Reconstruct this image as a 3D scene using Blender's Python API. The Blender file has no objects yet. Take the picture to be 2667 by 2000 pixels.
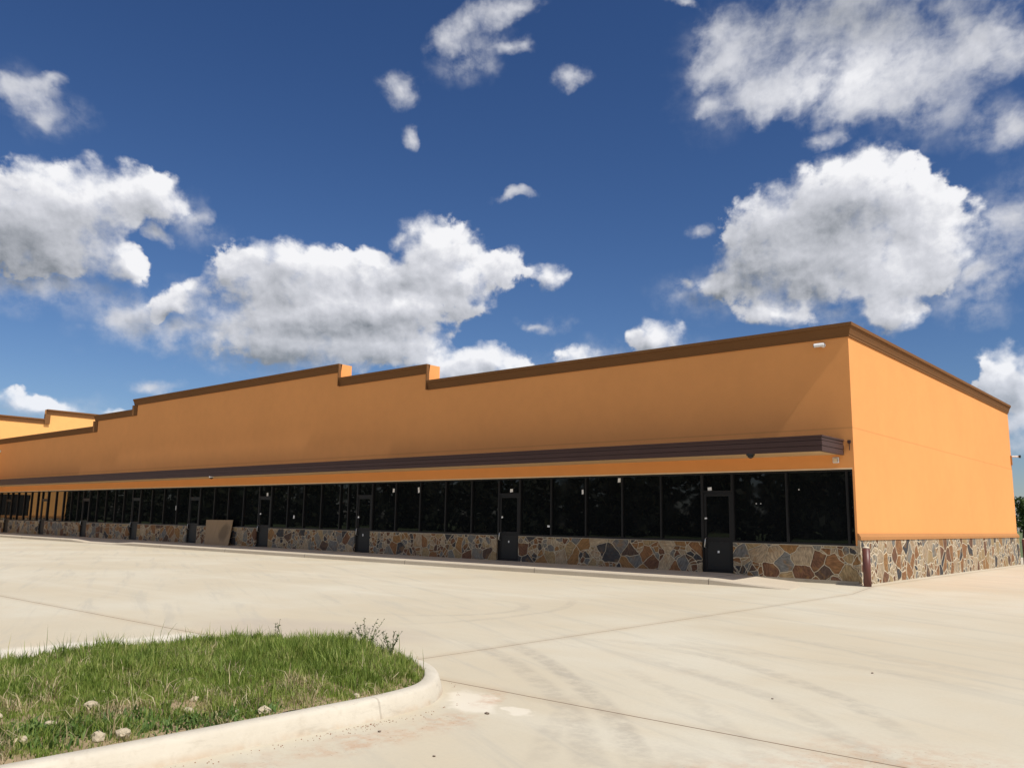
import bpy, bmesh, math, random
import numpy as np
from mathutils import Vector, Matrix
R = math.radians
SC = bpy.context.scene
COL = SC.collection
rng = np.random.default_rng(7)
random.seed(7)

# ------------------------------------------------------------------ camera
CAMPOS = Vector((7.66614, -22.38449, 1.45))
yaw, pitch, roll = 0.71527193, 0.16092221, 0.0163177298
fw = Vector((-math.sin(yaw)*math.cos(pitch), math.cos(yaw)*math.cos(pitch), math.sin(pitch)))
r0 = Vector((math.cos(yaw), math.sin(yaw), 0)); u0 = r0.cross(fw)
rt = math.cos(roll)*r0 + math.sin(roll)*u0
up = -math.sin(roll)*r0 + math.cos(roll)*u0
cd = bpy.data.cameras.new('camera'); cam = bpy.data.objects.new('camera', cd); COL.objects.link(cam)
cd.sensor_width = 36.0; cd.lens = 36.0*2202.886/2667.0
cd.clip_start = 0.1; cd.clip_end = 5000
cam.matrix_world = Matrix(((rt.x, up.x, -fw.x, CAMPOS.x), (rt.y, up.y, -fw.y, CAMPOS.y), (rt.z, up.z, -fw.z, CAMPOS.z), (0, 0, 0, 1)))
SC.camera = cam
SC.view_settings.view_transform = 'Standard'; SC.view_settings.look = 'None'
SC.view_settings.exposure = 0.2; SC.view_settings.gamma = 1.0
SC.cycles.max_bounces = 8; SC.cycles.diffuse_bounces = 4; SC.cycles.glossy_bounces = 4
SC.cycles.transparent_max_bounces = 8

# ------------------------------------------------------------------ node helpers
class NT:
    def __init__(s, nt): s.nt = nt
    def n(s, t, **kw):
        nd = s.nt.nodes.new(t)
        for k, v in kw.items(): setattr(nd, k, v)
        return nd
    def l(s, a, b): s.nt.links.new(a, b)
    def put(s, sock, v):
        if isinstance(v, bpy.types.NodeSocket): s.l(v, sock)
        else: sock.default_value = v
    def m(s, op, a, b=None, c=None, clamp=False):
        nd = s.n('ShaderNodeMath', operation=op, use_clamp=clamp)
        s.put(nd.inputs[0], a)
        if b is not None: s.put(nd.inputs[1], b)
        if c is not None: s.put(nd.inputs[2], c)
        return nd.outputs[0]
    def v(s, op, a, b=None, out=0):
        nd = s.n('ShaderNodeVectorMath', operation=op)
        s.put(nd.inputs[0], a)
        if b is not None:
            if op == 'SCALE': s.put(nd.inputs['Scale'], b)
            else: s.put(nd.inputs[1], b)
        return nd.outputs[out]
    def xyz(s, x=0., y=0., z=0.):
        nd = s.n('ShaderNodeCombineXYZ')
        for i, q in enumerate((x, y, z)): s.put(nd.inputs[i], q)
        return nd.outputs[0]
    def sep(s, a):
        nd = s.n('ShaderNodeSeparateXYZ'); s.l(a, nd.inputs[0]); return nd.outputs
    def ss(s, val, lo, hi, a=0., b=1.):
        nd = s.n('ShaderNodeMapRange', interpolation_type='SMOOTHSTEP')
        s.put(nd.inputs[0], val)
        for i, q in enumerate((lo, hi, a, b)): s.put(nd.inputs[i+1], q)
        return nd.outputs[0]
    def noise(s, vec, scale, detail=4., rough=.55, out=0, dist=0.):
        nd = s.n('ShaderNodeTexNoise'); s.l(vec, nd.inputs['Vector'])
        nd.inputs['Scale'].default_value = scale; nd.inputs['Detail'].default_value = detail
        nd.inputs['Roughness'].default_value = rough; nd.inputs['Distortion'].default_value = dist
        return nd.outputs[out]
    def mix(s, f, a, b, mode='MIX'):
        nd = s.n('ShaderNodeMix', data_type='RGBA', blend_type=mode)
        s.put(nd.inputs[0], f)
        for i, q in ((6, a), (7, b)):
            if isinstance(q, bpy.types.NodeSocket): s.l(q, nd.inputs[i])
            else: nd.inputs[i].default_value = (*q[:3], 1)
        return nd.outputs[2]
    def ramp(s, f, stops, interp='LINEAR'):
        nd = s.n('ShaderNodeValToRGB'); cr = nd.color_ramp; cr.interpolation = interp
        while len(cr.elements) < len(stops): cr.elements.new(0.5)
        for e, (p, c) in zip(cr.elements, stops): e.position = p; e.color = (*c[:3], 1)
        s.put(nd.inputs[0], f); return nd.outputs[0]
    def blob(s, P, cx, cy, rx, ry, deg=0):
        mp = s.n('ShaderNodeMapping', vector_type='TEXTURE'); s.l(P, mp.inputs[0])
        mp.inputs[1].default_value = (cx, cy, 0); mp.inputs[2].default_value = (0, 0, R(deg)); mp.inputs[3].default_value = (rx, ry, 1)
        g = s.n('ShaderNodeTexGradient', gradient_type='SPHERICAL'); s.l(mp.outputs[0], g.inputs[0])
        return g.outputs[1]

# ------------------------------------------------------------------ world: sky with cumulus
CUM = [(-55.8,12.9,6.8,1.75,5),(-49.0,13.1,4.9,1.6,3),(-20.5,15.6,4.5,1.8,-4),(-72.0,17.2,4.68,3.3,11),(-69.9,18.6,3.64,2.54,11),(-66.8,19.5,3.32,2.19,10),(-64.9,19.8,2.18,1.55,-12),(-70.4,15.6,4.58,2.16,10),(-66.5,15.5,1.66,1.41,-19),(-59.5,16.2,2.11,2.05,6),(-56.5,16.8,2.46,1.93,6),(-54.0,16.1,2.82,1.96,5),(-51.2,16.3,2.87,1.97,4),(-46.9,18.7,2.6,2.43,3),(-44.6,18.1,1.85,1.83,2),(-48.7,16.1,3.06,1.84,3),(-44.5,16.4,3.41,2.0,2),(-41.6,16.8,2.02,1.39,1),(-38.7,16.2,1.49,1.11,10),(-55.5,14.5,6.73,2.11,5),(-49.3,14.6,6.4,1.85,3),(-55.6,11.3,7.03,1.67,4),(-49.8,11.4,5.5,1.7,3),(-46.0,10.9,2.8,1.31,-8),(-63.3,13.7,3.03,1.13,28),(-42.2,10.7,2.35,1.5,-9),(-44.4,10.1,2.81,1.25,2),(-39.6,10.3,1.88,0.78,1),(-36.7,11.3,2.34,1.06,10),(-31.2,12.3,2.28,1.39,-1),(-18.0,20.9,4.35,3.19,-8),(-22.4,19.6,4.66,2.92,16),(-15.2,20.0,3.44,2.9,-29),(-13.5,17.5,2.86,3.28,-8),(-18.7,17.3,7.23,3.28,-6),(-24.2,16.9,4.58,2.22,-4),(-26.7,15.8,2.64,1.14,-3),(-15.3,14.8,3.31,2.26,16),(-16.5,12.9,2.22,1.2,-5),(-23.2,13.8,3.42,1.13,-9),(-10.2,9.2,1.99,2.3,-4),(-10.9,8.2,1.42,1.5,-4),(-9.8,6.5,2.08,2.15,-3),(-70.0,6.1,2.65,0.68,-1),(-66.3,6.4,1.15,0.4,4)]
WISP = [(-62.5,19.1,1.1729999999999998,0.6554999999999999,-2),(-64.7,17.7,1.196,0.7244999999999999,-13),(-28.1,19.4,1.3569999999999998,0.7474999999999999,-3),(-29.6,16.2,1.035,0.5175,-12),(-60.4,12.1,2.8979999999999997,1.5294999999999999,5),(-11.4,15.1,1.656,1.0924999999999998,-7),(-18.9,30.2,7.44,3.56,-10),(-15.6,27.5,6.54,2.93,-31),(-22.6,27.5,3.53,1.88,-8),(-23.9,26.6,3.78,1.4,8),(-16.8,25.9,4.22,1.9,6),(-10.7,28.1,3.94,2.93,-14),(-25.9,31.4,2.46,1.69,-7),(-9.3,27.0,2.49,1.71,-15),(-26.3,29.3,2.23,2.15,-6),(-27.3,27.0,1.14,0.69,-5),(-43.7,32.3,3.53,1.49,35),(-46.3,30.9,1.88,1.34,22),(-41.3,33.2,2.57,1.05,10),(-49.4,28.0,1.64,1.32,-25),(-48.6,25.2,0.89,0.72,4),(-37.2,29.0,1.37,0.97,33),(-73.7,24.1,1.35,0.89,16),(-72.7,23.6,1.75,1.31,-14),(-72.0,22.7,1.0,0.9,-20),(-72.0,24.8,1.16,0.55,15),(-41.1,21.8,1.68,0.6,16),(-8.8,23.1,1.53,1.42,4),(-9.4,17.7,1.73,1.97,-10),(-64.2,8.1,1.06,0.46,4),(-39.3,13.1,1.25,0.37,1),(-72.1,13.5,4.64,1.08,3),(-66.4,12.2,2.86,1.26,18),(-62.9,12.0,1.36,0.73,6),(-41.3,31.0,1.75,0.76,1),(-28.8,33.1,1.66,0.46,-6),(-19.5,24.1,1.3,0.7,13)]
DARK = [(-71.8,15.3,3.52,1.87,10),(-58.2,13.9,3.14,1.04,0),(-56.2,10.5,6.71,0.97,4),(-50.8,12.9,6.67,0.92,3),(-48.7,15.8,1.53,0.77,3),(-22.5,15.9,6.46,1.32,-4),(-19.5,19.4,3.18,1.73,15),(-24.8,17.2,2.59,1.77,-4),(-17.4,30.9,6.54,1.75,-12),(-53.8,12.1,3.58,0.61,4),(-9.7,8.1,0.92,1.61,-4)]
BRIGHT = [(-47.1,19.2,2.14,2.12,3),(-17.6,21.9,3.14,1.37,-8),(-16.0,15.6,2.83,1.56,10),(-70.0,19.7,3.15,1.59,12),(-41.8,11.1,1.88,1.1,1),(-10.3,10.0,1.64,1.35,-5),(-55.4,17.5,3.8,1.19,5),(-18.2,27.4,3.76,1.62,6),(-51.8,13.9,6.02,0.77,4),(-44.5,16.3,1.86,0.62,2)]
VEIL = [(-64.6,12.4,4.54,1.99,17),(-65.3,11.5,2.36,1.43,6),(-61.5,11.6,3.03,2.06,-5),(-70.6,13.2,5.26,1.5,5),(-57.9,10.6,4.31,1.8,4),(-27.3,14.9,4.73,1.51,-8),(-12.0,14.3,3.13,2.47,5),(-10.1,16.8,2.1,3.98,-9),(-25.7,28.9,3.6,4.03,-7),(-13.6,25.3,5.77,2.02,-22),(-44.6,30.3,2.89,1.65,31),(-71.9,23.5,2.66,1.84,-14),(-62.6,18.4,1.88,1.72,-2),(-8.9,22.9,1.99,1.8,-1),(-38.4,13.3,1.87,0.62,0),(-64.5,8.1,1.85,0.63,5),(-33.9,11.1,6.15,1.55,8),(-20.3,14.2,4.39,1.75,-4),(-70.9,5.9,5.19,1.09,4)]
AZ0 = -41.0
SUN_EL, SUN_OFF = 52.0, 3.8          # elevation; degrees the sun stands in front of the facade plane
def uv(a, e): return ((a-AZ0)*math.cos(R(e)), e)

def density_group(name, blobs, amp1, amp2, s1, s2):
    g = bpy.data.node_groups.new(name, 'ShaderNodeTree')
    g.interface.new_socket('P', in_out='INPUT', socket_type='NodeSocketVector')
    g.interface.new_socket('D', in_out='OUTPUT', socket_type='NodeSocketFloat')
    g.interface.new_socket('S', in_out='OUTPUT', socket_type='NodeSocketFloat')
    t = NT(g); gi = t.n('NodeGroupInput'); go = t.n('NodeGroupOutput')
    P = gi.outputs[0]
    w1 = t.v('SCALE', t.v('SUBTRACT', t.noise(P, .22, 2, .5, 1), (.5, .5, .5)), 3.0)
    w2 = t.v('SCALE', t.v('SUBTRACT', t.noise(P, .8, 3, .55, 1), (.5, .5, .5)), 1.3)
    Q = t.v('ADD', P, t.v('MULTIPLY', t.v('ADD', w1, w2), (1, .8, 0)))
    acc = None
    for (a, e, rx, ry, dg) in blobs:
        x, y = uv(a, e)
        b = t.blob(Q, x, y, rx*1.12, ry*1.12, dg)
        inv = t.m('SUBTRACT', 1., t.m('MULTIPLY', b, .85))
        acc = inv if acc is None else t.m('MULTIPLY', acc, inv)
    acc = t.m('SUBTRACT', 1., acc)
    n1 = t.m('MULTIPLY', t.m('SUBTRACT', t.noise(Q, s1, 4, .6), .5), amp1)
    n2 = t.m('MULTIPLY', t.m('SUBTRACT', t.noise(P, s2, 7, .56), .5), amp2)
    gate = t.ss(acc, .0, .30)
    d = t.m('ADD', acc, t.m('MULTIPLY', t.m('ADD', n1, n2), gate))
    sm = t.m('ADD', acc, t.m('MULTIPLY', t.m('ADD', t.m('MULTIPLY', n1, .9), t.m('MULTIPLY', n2, .30)), gate))
    t.l(d, go.inputs[0]); t.l(sm, go.inputs[1]); return g

W = bpy.data.worlds.new('World'); SC.world = W; W.use_nodes = True
wt = NT(W.node_tree); W.node_tree.nodes.clear()
wo = wt.n('ShaderNodeOutputWorld'); bg = wt.n('ShaderNodeBackground'); wt.l(bg.outputs[0], wo.inputs[0])
SKY_STR = 0.10
bg.inputs[1].default_value = SKY_STR
sky = wt.n('ShaderNodeTexSky', sky_type='NISHITA'); sky.sun_disc = False
sky.sun_elevation = R(SUN_EL); sky.sun_rotation = R(90+SUN_OFF)
sky.air_density = 1.0; sky.dust_density = 0.35; sky.ozone_density = 2.2; sky.altitude = 100
tc = wt.n('ShaderNodeTexCoord'); D = wt.v('NORMALIZE', tc.outputs['Generated'])
dx, dy, dz = wt.sep(D)
az = wt.m('MULTIPLY', wt.m('ARCTAN2', dx, dy), 180/math.pi)
elr = wt.m('ARCSINE', dz); el = wt.m('MULTIPLY', elr, 180/math.pi)
uu = wt.m('MULTIPLY', wt.m('SUBTRACT', az, AZ0), wt.m('COSINE', elr))
P = wt.xyz(uu, el, 0.)
gc = density_group('cumulus_density', CUM, .85, .85, .34, 1.0)
gw = density_group('wisp_density', WISP, 1.2, 1.0, .36, .7)
def inst(g, vec):
    nd = wt.n('ShaderNodeGroup'); nd.node_tree = g; wt.l(vec, nd.inputs[0]); return nd.outputs
d0, s0 = inst(gc, P)
s1 = inst(gc, wt.v('ADD', P, (.6, .9, 0)))[1]
e0 = inst(gw, P)[0]
soft = wt.ss(wt.noise(P, .33, 2, .5), .35, .66, .32, .95)
aC = wt.ss(d0, .14, soft)
aW = wt.m('MULTIPLY', wt.ss(e0, .10, 1.0), .95)
# thin veil that ties the clouds together
Pv = wt.v('ADD', P, wt.v('MULTIPLY', wt.v('SUBTRACT', wt.noise(P, .35, 4, .6, 1), (.5, .5, .5)), (5.0, 3.0, 0)))
av = None
for (a, e, rx, ry, dg) in VEIL:
    x, y = uv(a, e); q = wt.m('SUBTRACT', 1., wt.m('MULTIPLY', wt.blob(Pv, x, y, rx*1.3, ry*1.3, dg), .8))
    av = q if av is None else wt.m('MULTIPLY', av, q)
av = wt.ss(wt.m('SUBTRACT', 1., av), .05, .8)
aV = wt.m('MULTIPLY', wt.m('MULTIPLY', av, wt.ss(wt.noise(P, .55, 6, .6), .30, .72)), .62)
alpha = wt.m('MAXIMUM', aC, aW)
alpha = wt.m('SUBTRACT', 1., wt.m('MULTIPLY', wt.m('SUBTRACT', 1., alpha), wt.m('SUBTRACT', 1., aV)))
# clouds over the rest of the sky (unseen, added as fill light and for the glass)
far = wt.m('MAXIMUM', wt.ss(wt.m('ABSOLUTE', uu), 44., 54.), wt.ss(el, 40., 48.))
gen = wt.m('MULTIPLY', wt.ss(wt.noise(D, 3.2, 6, .6), .46, .60), far)
gen = wt.m('MULTIPLY', gen, wt.ss(el, 0., 8.))
lit = wt.m('ADD', .66, wt.m('MULTIPLY', wt.m('SUBTRACT', s0, s1), .95))
fine0 = wt.noise(P, .9, 5, .6); fine1 = wt.noise(wt.v('ADD', P, (.16, .26, 0)), .9, 5, .6)
lit = wt.m('ADD', lit, wt.m('MULTIPLY', wt.m('SUBTRACT', fine0, fine1), .38))
# thick middles of the clouds are greyer than their rims
lit = wt.m('SUBTRACT', lit, wt.ss(d0, .35, .95, 0., .10))
def total(L, gain):
    acc = None
    for (a, e, rx, ry, dg) in L:
        x, y = uv(a, e); b = wt.blob(Pw, x, y, rx*1.5, ry*1.5, dg)
        acc = b if acc is None else wt.m('MAXIMUM', acc, b)
    return wt.m('MULTIPLY', acc, gain)
Pw = wt.v('ADD', P, wt.v('MULTIPLY', wt.v('SUBTRACT', wt.noise(P, .5, 3, .55, 1), (.5, .5, .5)), (2.2, 1.5, 0)))
lit = wt.m('ADD', wt.m('SUBTRACT', lit, total(DARK, .40)), total(BRIGHT, .34), clamp=True)
cc = wt.ramp(lit, [(0., (.19, .21, .24)), (.35, (.40, .415, .455)), (.7, (.58, .59, .635)), (1., (.80, .80, .82))])
cc = wt.mix(wt.ss(el, 3., 14., .25, 0.), cc, (.50, .62, .78))
cc = wt.v('SCALE', cc, 1/SKY_STR)
# deep polarised blue of the photograph: contrast curve per channel on the physical sky
sr = wt.n('ShaderNodeSeparateColor'); wt.l(sky.outputs[0], sr.inputs[0])
KD = SKY_STR*1.149
chan = [wt.m('MULTIPLY', wt.m('POWER', wt.m('MULTIPLY', sr.outputs[i], KD), gm), math.exp(ga)/KD) for i, (gm, ga) in enumerate(((1.384, -.41), (1.254, -.435), (1.146, -.285)))]
sc_ = wt.n('ShaderNodeCombineColor')
for i in range(3): wt.l(chan[i], sc_.inputs[i])
fin = wt.mix(alpha, sc_.outputs[0], cc)
fin = wt.mix(gen, fin, (.72/SKY_STR, .71/SKY_STR, .69/SKY_STR))
wt.l(fin, bg.inputs[0])

# ------------------------------------------------------------------ sun
sd = bpy.data.lights.new('sun', 'SUN'); sd.energy = 4.0; sd.angle = R(0.53); sd.color = (1.0, .945, .86)
so = bpy.data.objects.new('sun', sd); COL.objects.link(so)
SV = Vector((math.cos(R(SUN_EL))*math.cos(R(SUN_OFF)), -math.cos(R(SUN_EL))*math.sin(R(SUN_OFF)), math.sin(R(SUN_EL))))
so.rotation_euler = SV.to_track_quat('Z', 'Y').to_euler(); so.location = (60, -4, 80)

# ------------------------------------------------------------------ object helpers
def tag(o, label=None, cat=None, group=None, kind=None):
    if label: o['label'] = label
    if cat: o['category'] = cat
    if group: o['group'] = group
    if kind: o['kind'] = kind
    return o
def empty(name, loc, label, cat, group=None):
    o = bpy.data.objects.new(name, None); COL.objects.link(o); o.location = loc; o.empty_display_size = .2
    return tag(o, label, cat, group)
class MB:
    def __init__(s): s.v = []; s.f = []
    def poly(s, pts):
        n = len(s.v); s.v += [tuple(p) for p in pts]; s.f.append(tuple(range(n, n+len(pts)))); return s
    def box(s, x0, x1, y0, y1, z0, z1):
        n = len(s.v)
        s.v += [(x, y, z) for z in (z0, z1) for (x, y) in ((x0, y0), (x1, y0), (x1, y1), (x0, y1))]
        s.f += [tuple(n+i for i in q) for q in ((3, 2, 1, 0), (4, 5, 6, 7), (0, 1, 5, 4), (1, 2, 6, 5), (2, 3, 7, 6), (3, 0, 4, 7))]
        return s
    def prism(s, pts, axis, a, b):
        # polygon pts (2D) extruded along axis from a to b
        def P(p, t): return {0: (t, p[0], p[1]), 1: (p[0], t, p[1]), 2: (p[0], p[1], t)}[axis]
        n = len(s.v); k = len(pts)
        s.v += [P(p, a) for p in pts] + [P(p, b) for p in pts]
        s.f.append(tuple(range(n, n+k))); s.f.append(tuple(range(n+2*k-1, n+k-1, -1)))
        for i in range(k):
            j = (i+1) % k; s.f.append((n+i, n+k+i, n+k+j, n+j))
        return s
    def sweep(s, path, prof, closed_prof=True, caps=True):
        # path: list of (x,y,z0); prof: list of (outward offset, dz); outward = right-hand side of travel
        P = [Vector(p[:2]) for p in path]; n0 = len(s.v); k = len(prof)
        for i, p in enumerate(P):
            ds = []
            if i > 0: ds.append((p-P[i-1]).normalized())
            if i < len(P)-1: ds.append((P[i+1]-p).normalized())
            ns = [Vector((d.y, -d.x)) for d in ds]
            nn = ns[0] if len(ns) == 1 else (ns[0]+ns[1]).normalized()
            sc = 1.0 if len(ns) == 1 else 1/max(.3, nn.dot(ns[0]))
            for (o, z) in prof: s.v.append((p.x+nn.x*o*sc, p.y+nn.y*o*sc, path[i][2]+z))
        for i in range(len(P)-1):
            for j in range(k if closed_prof else k-1):
                a = n0+i*k+j; b = n0+i*k+(j+1) % k
                s.f.append((a, b, b+k, a+k))
        if caps and closed_prof:
            s.f.append(tuple(range(n0, n0+k))); e = n0+(len(P)-1)*k; s.f.append(tuple(range(e+k-1, e-1, -1)))
        return s
    def tube(s, path, rad, seg=10, caps=True):
        n0 = len(s.v); pts = [Vector(p) for p in path]
        for i, p in enumerate(pts):
            d = (pts[min(i+1, len(pts)-1)]-pts[max(i-1, 0)]).normalized()
            a = d.orthogonal().normalized(); b = d.cross(a)
            rr = rad[i] if isinstance(rad, (list, tuple)) else rad
            for q in range(seg):
                t = 2*math.pi*q/seg; s.v.append(tuple(p+a*rr*math.cos(t)+b*rr*math.sin(t)))
        for i in range(len(pts)-1):
            for q in range(seg):
                a = n0+i*seg+q; b = n0+i*seg+(q+1) % seg; s.f.append((a, b, b+seg, a+seg))
        if caps:
            s.f.append(tuple(range(n0+seg-1, n0-1, -1))); e = n0+(len(pts)-1)*seg; s.f.append(tuple(range(e, e+seg)))
        return s
    def build(s, name, mat, parent=None, bevel=0., smooth=False, label=None):
        me = bpy.data.meshes.new(name); me.from_pydata(s.v, [], s.f); me.materials.append(mat)
        bm = bmesh.new(); bm.from_mesh(me); bmesh.ops.recalc_face_normals(bm, faces=bm.faces)
        if bevel: bmesh.ops.bevel(bm, geom=[e for e in bm.edges if len(e.link_faces) == 2 and e.calc_face_angle(0) > .5], offset=bevel, segments=2, affect='EDGES', clamp_overlap=True)
        bm.to_mesh(me); bm.free()
        if smooth:
            me.polygons.foreach_set('use_smooth', [True]*len(me.polygons))
        o = bpy.data.objects.new(name, me); COL.objects.link(o)
        if parent is not None:
            o.parent = parent; o.matrix_parent_inverse = Matrix.Translation(-parent_world(parent))
        if label: o['label'] = label
        return o
def parent_world(o):
    # parts keep world coordinates in their meshes, so only a top-level root is offset
    return Vector(o.location) if o.parent is None else Vector((0, 0, 0))

# ------------------------------------------------------------------ materials
def mat(name):
    m = bpy.data.materials.new(name); m.use_nodes = True; t = NT(m.node_tree)
    return m, t, m.node_tree.nodes['Principled BSDF']
def pos(t): return t.n('ShaderNodeNewGeometry').outputs['Position']
def bump(t, b, h, strength=.3, dist=.02):
    nd = t.n('ShaderNodeBump'); nd.inputs['Strength'].default_value = strength; nd.inputs['Distance'].default_value = dist
    t.l(h, nd.inputs['Height']); t.l(nd.outputs[0], b.inputs['Normal'])
def simple(name, col, rough=.6, metal=0., var=.12, vs=3., bs=0., bscale=60, spec=.5):
    m, t, b = mat(name); p = pos(t)
    n = t.noise(p, vs, 5, .6)
    c = t.mix(n, [q*(1-var) for q in col], [min(1, q*(1+var)) for q in col])
    t.l(c, b.inputs['Base Color']); b.inputs['Roughness'].default_value = rough; b.inputs['Metallic'].default_value = metal
    b.inputs['Specular IOR Level'].default_value = spec
    if bs: bump(t, b, t.noise(p, bscale, 4, .6), bs, .01)
    return m
def stucco(name, col, seam_z=None):
    m, t, b = mat(name); p = pos(t)
    big = t.noise(p, .35, 4, .6); med = t.noise(p, 2.2, 4, .6)
    x, y, z = t.sep(p)
    streak = t.noise(t.xyz(t.m('ADD', x, y), 0., t.m('MULTIPLY', z, .12)), 1.6, 4, .6)
    f = t.m('ADD', t.m('MULTIPLY', big, .55), t.m('ADD', t.m('MULTIPLY', med, .35), t.m('MULTIPLY', streak, .10)))
    c = t.mix(t.ss(f, .3, .7), [q*.955 for q in col], [min(1, q*1.035) for q in col])
    if seam_z is not None:
        for sz in seam_z:
            wob = t.m('ADD', z, t.m('MULTIPLY', t.noise(p, .5, 2, .5), .02))
            ln = t.ss(t.m('ABSOLUTE', t.m('SUBTRACT', wob, sz)), .0, .035, .24, 0.)
            c = t.mix(ln, c, [q*.35 for q in col])
    t.l(c, b.inputs['Base Color']); b.inputs['Roughness'].default_value = .9; b.inputs['Specular IOR Level'].default_value = .2
    bump(t, b, t.m('ADD', t.noise(p, 90, 3, .6), t.m('MULTIPLY', t.noise(p, 1.2, 3, .5), 2.)), .25, .006)
    return m
ORANGE = (.79, .345, .115)
M = {}
M['stucco'] = stucco('orange_stucco', ORANGE, (4.02,))
M['cornice'] = stucco('brown_stucco', (.185, .086, .032))
M['yellow'] = stucco('yellow_stucco', (.82, .43, .145))
M['band'] = stucco('tan_trim', (.42, .20, .075))
M['fascia'] = simple('dark_brown_metal', (.068, .037, .032), .55, 0., .12, 1.2, spec=.25)
M['soffit'] = simple('soffit_panel', (.62, .42, .22), .7)
M['bead'] = simple('pale_bead', (.80, .62, .42), .7)
M['frame'] = simple('bronze_frame', (.010, .010, .011), .5, 0., .15, 5, spec=.25)
M['kick'] = simple('door_panel', (.016, .017, .018), .5, 0., .1, 5, spec=.25)
M['alu'] = simple('handle_metal', (.55, .55, .55), .35, .8, .05)
M['white'] = simple('white_plastic', (.80, .80, .80), .5, 0., .04)
M['paper'] = simple('paper_white', (.82, .83, .84), .8, 0., .06, 30)
M['black'] = simple('black_plastic', (.02, .02, .02), .4)
M['roof'] = simple('roof_membrane', (.55, .54, .52), .8)
M['found'] = simple('foundation_concrete', (.33, .29, .23), .9, 0., .25, 6, .3)
M['bollard'] = simple('brown_bollard_paint', (.115, .036, .026), .45, 0., .2, 7, .1, 30)
M['cap'] = simple('bollard_concrete', (.62, .55, .42), .9, 0., .15, 12, .2)
M['bark'] = simple('bark', (.10, .075, .05), .9, 0., .3, 6, .6, 12)
def glass_mat():
    m, t, b = mat('tinted_glass'); p = pos(t)
    b.inputs['Base Color'].default_value = (.006, .007, .008, 1); b.inputs['Roughness'].default_value = .012
    b.inputs['IOR'].default_value = 1.52; b.inputs['Specular IOR Level'].default_value = .5
    dust = t.ss(t.noise(p, 1.3, 6, .65), .45, .8)
    t.l(t.m('ADD', .008, t.m('MULTIPLY', dust, .05)), b.inputs['Roughness'])
    t.l(t.mix(t.m('MULTIPLY', dust, .5), (.005, .006, .007), (.011, .012, .013)), b.inputs['Base Color'])
    bump(t, b, t.noise(p, .9, 2, .5), .06, .02)
    return m
M['glass'] = glass_mat()
def stone_mat(name, jw, tone, m0, m1):
    m, t, b = mat(name); p = pos(t)
    x, y, z = t.sep(p)
    uvw = t.xyz(t.m('ADD', x, t.m('MULTIPLY', y, 1.0)), z, 0.)
    w = t.v('SCALE', t.v('SUBTRACT', t.noise(uvw, 3.0, 2, .5, 1), (.5, .5, .5)), .17)
    q = t.v('ADD', t.v('MULTIPLY', uvw, (1., 1.0, 1.)), w)
    def vor(scale, feat, out):
        nd = t.n('ShaderNodeTexVoronoi', voronoi_dimensions='2D', feature=feat); t.l(q, nd.inputs['Vector'])
        nd.inputs['Scale'].default_value = scale; nd.inputs['Randomness'].default_value = 1.0
        return nd.outputs[out]
    S1, S2 = 2.35, 5.6
    c1 = vor(S1, 'F1', 'Color'); e1 = t.m('DIVIDE', vor(S1, 'DISTANCE_TO_EDGE', 'Distance'), S1)
    c2 = vor(S2, 'F1', 'Color'); e2 = t.m('DIVIDE', vor(S2, 'DISTANCE_TO_EDGE', 'Distance'), S2)
    r1 = t.sep(c1)
    sub = t.m('GREATER_THAN', r1[2], .60)
    e = t.m('MINIMUM', e1, t.m('ADD', t.m('MULTIPLY', sub, e2), t.m('SUBTRACT', 1., sub)))
    rr = t.sep(t.mix(sub, c1, c2))
    base = t.ramp(rr[0], [(0., (.055, .055, .058)), (.12, (.165, .163, .155)), (.24, (.24, .12, .055)), (.36, (.33, .24, .13)), (.48, (.15, .075, .045)), (.58, (.36, .28, .19)), (.68, (.28, .155, .065)), (.78, (.20, .19, .165)), (.88, (.42, .33, .22)), (.95, (.10, .065, .05))], 'CONSTANT')
    rg = t.n('ShaderNodeVectorRotate', rotation_type='Z_AXIS'); t.l(q, rg.inputs[0]); t.l(t.m('MULTIPLY', rr[1], 2.6), rg.inputs['Angle'])
    grain = t.noise(t.v('MULTIPLY', rg.outputs[0], (.8, 3.2, 1.)), 8., 7, .68)
    base = t.mix(t.ss(grain, .3, .75), t.v('SCALE', base, .55), t.v('SCALE', base, 1.42))
    rust = t.m('MULTIPLY', t.ss(t.noise(q, 4.5, 4, .6), .50, .70), .6)
    base = t.mix(rust, base, (.27, .15, .06))
    jit = t.m('ADD', e, t.m('MULTIPLY', t.m('SUBTRACT', t.noise(uvw, 40, 3, .6), .5), .010))
    mort = t.ss(jit, jw*.55, jw, 1., 0.)
    base = t.v('SCALE', base, tone)
    mcol = t.mix(t.noise(uvw, 14, 4, .6), m0, m1)
    t.l(t.mix(mort, base, mcol), b.inputs['Base Color']); b.inputs['Roughness'].default_value = .85
    b.inputs['Specular IOR Level'].default_value = .25
    h = t.m('ADD', t.ss(e, .004, .03), t.m('MULTIPLY', grain, .45))
    h = t.m('ADD', h, t.m('MULTIPLY', rr[1], .5))
    bump(t, b, h, .9, .025)
    return m
M['stone'] = stone_mat('flagstone_veneer', .0130, .95, (.40, .335, .24), (.58, .50, .375))
M['stone_side'] = stone_mat('flagstone_wide_joints', .027, 1.0, (.44, .36, .25), (.64, .55, .41))

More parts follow.
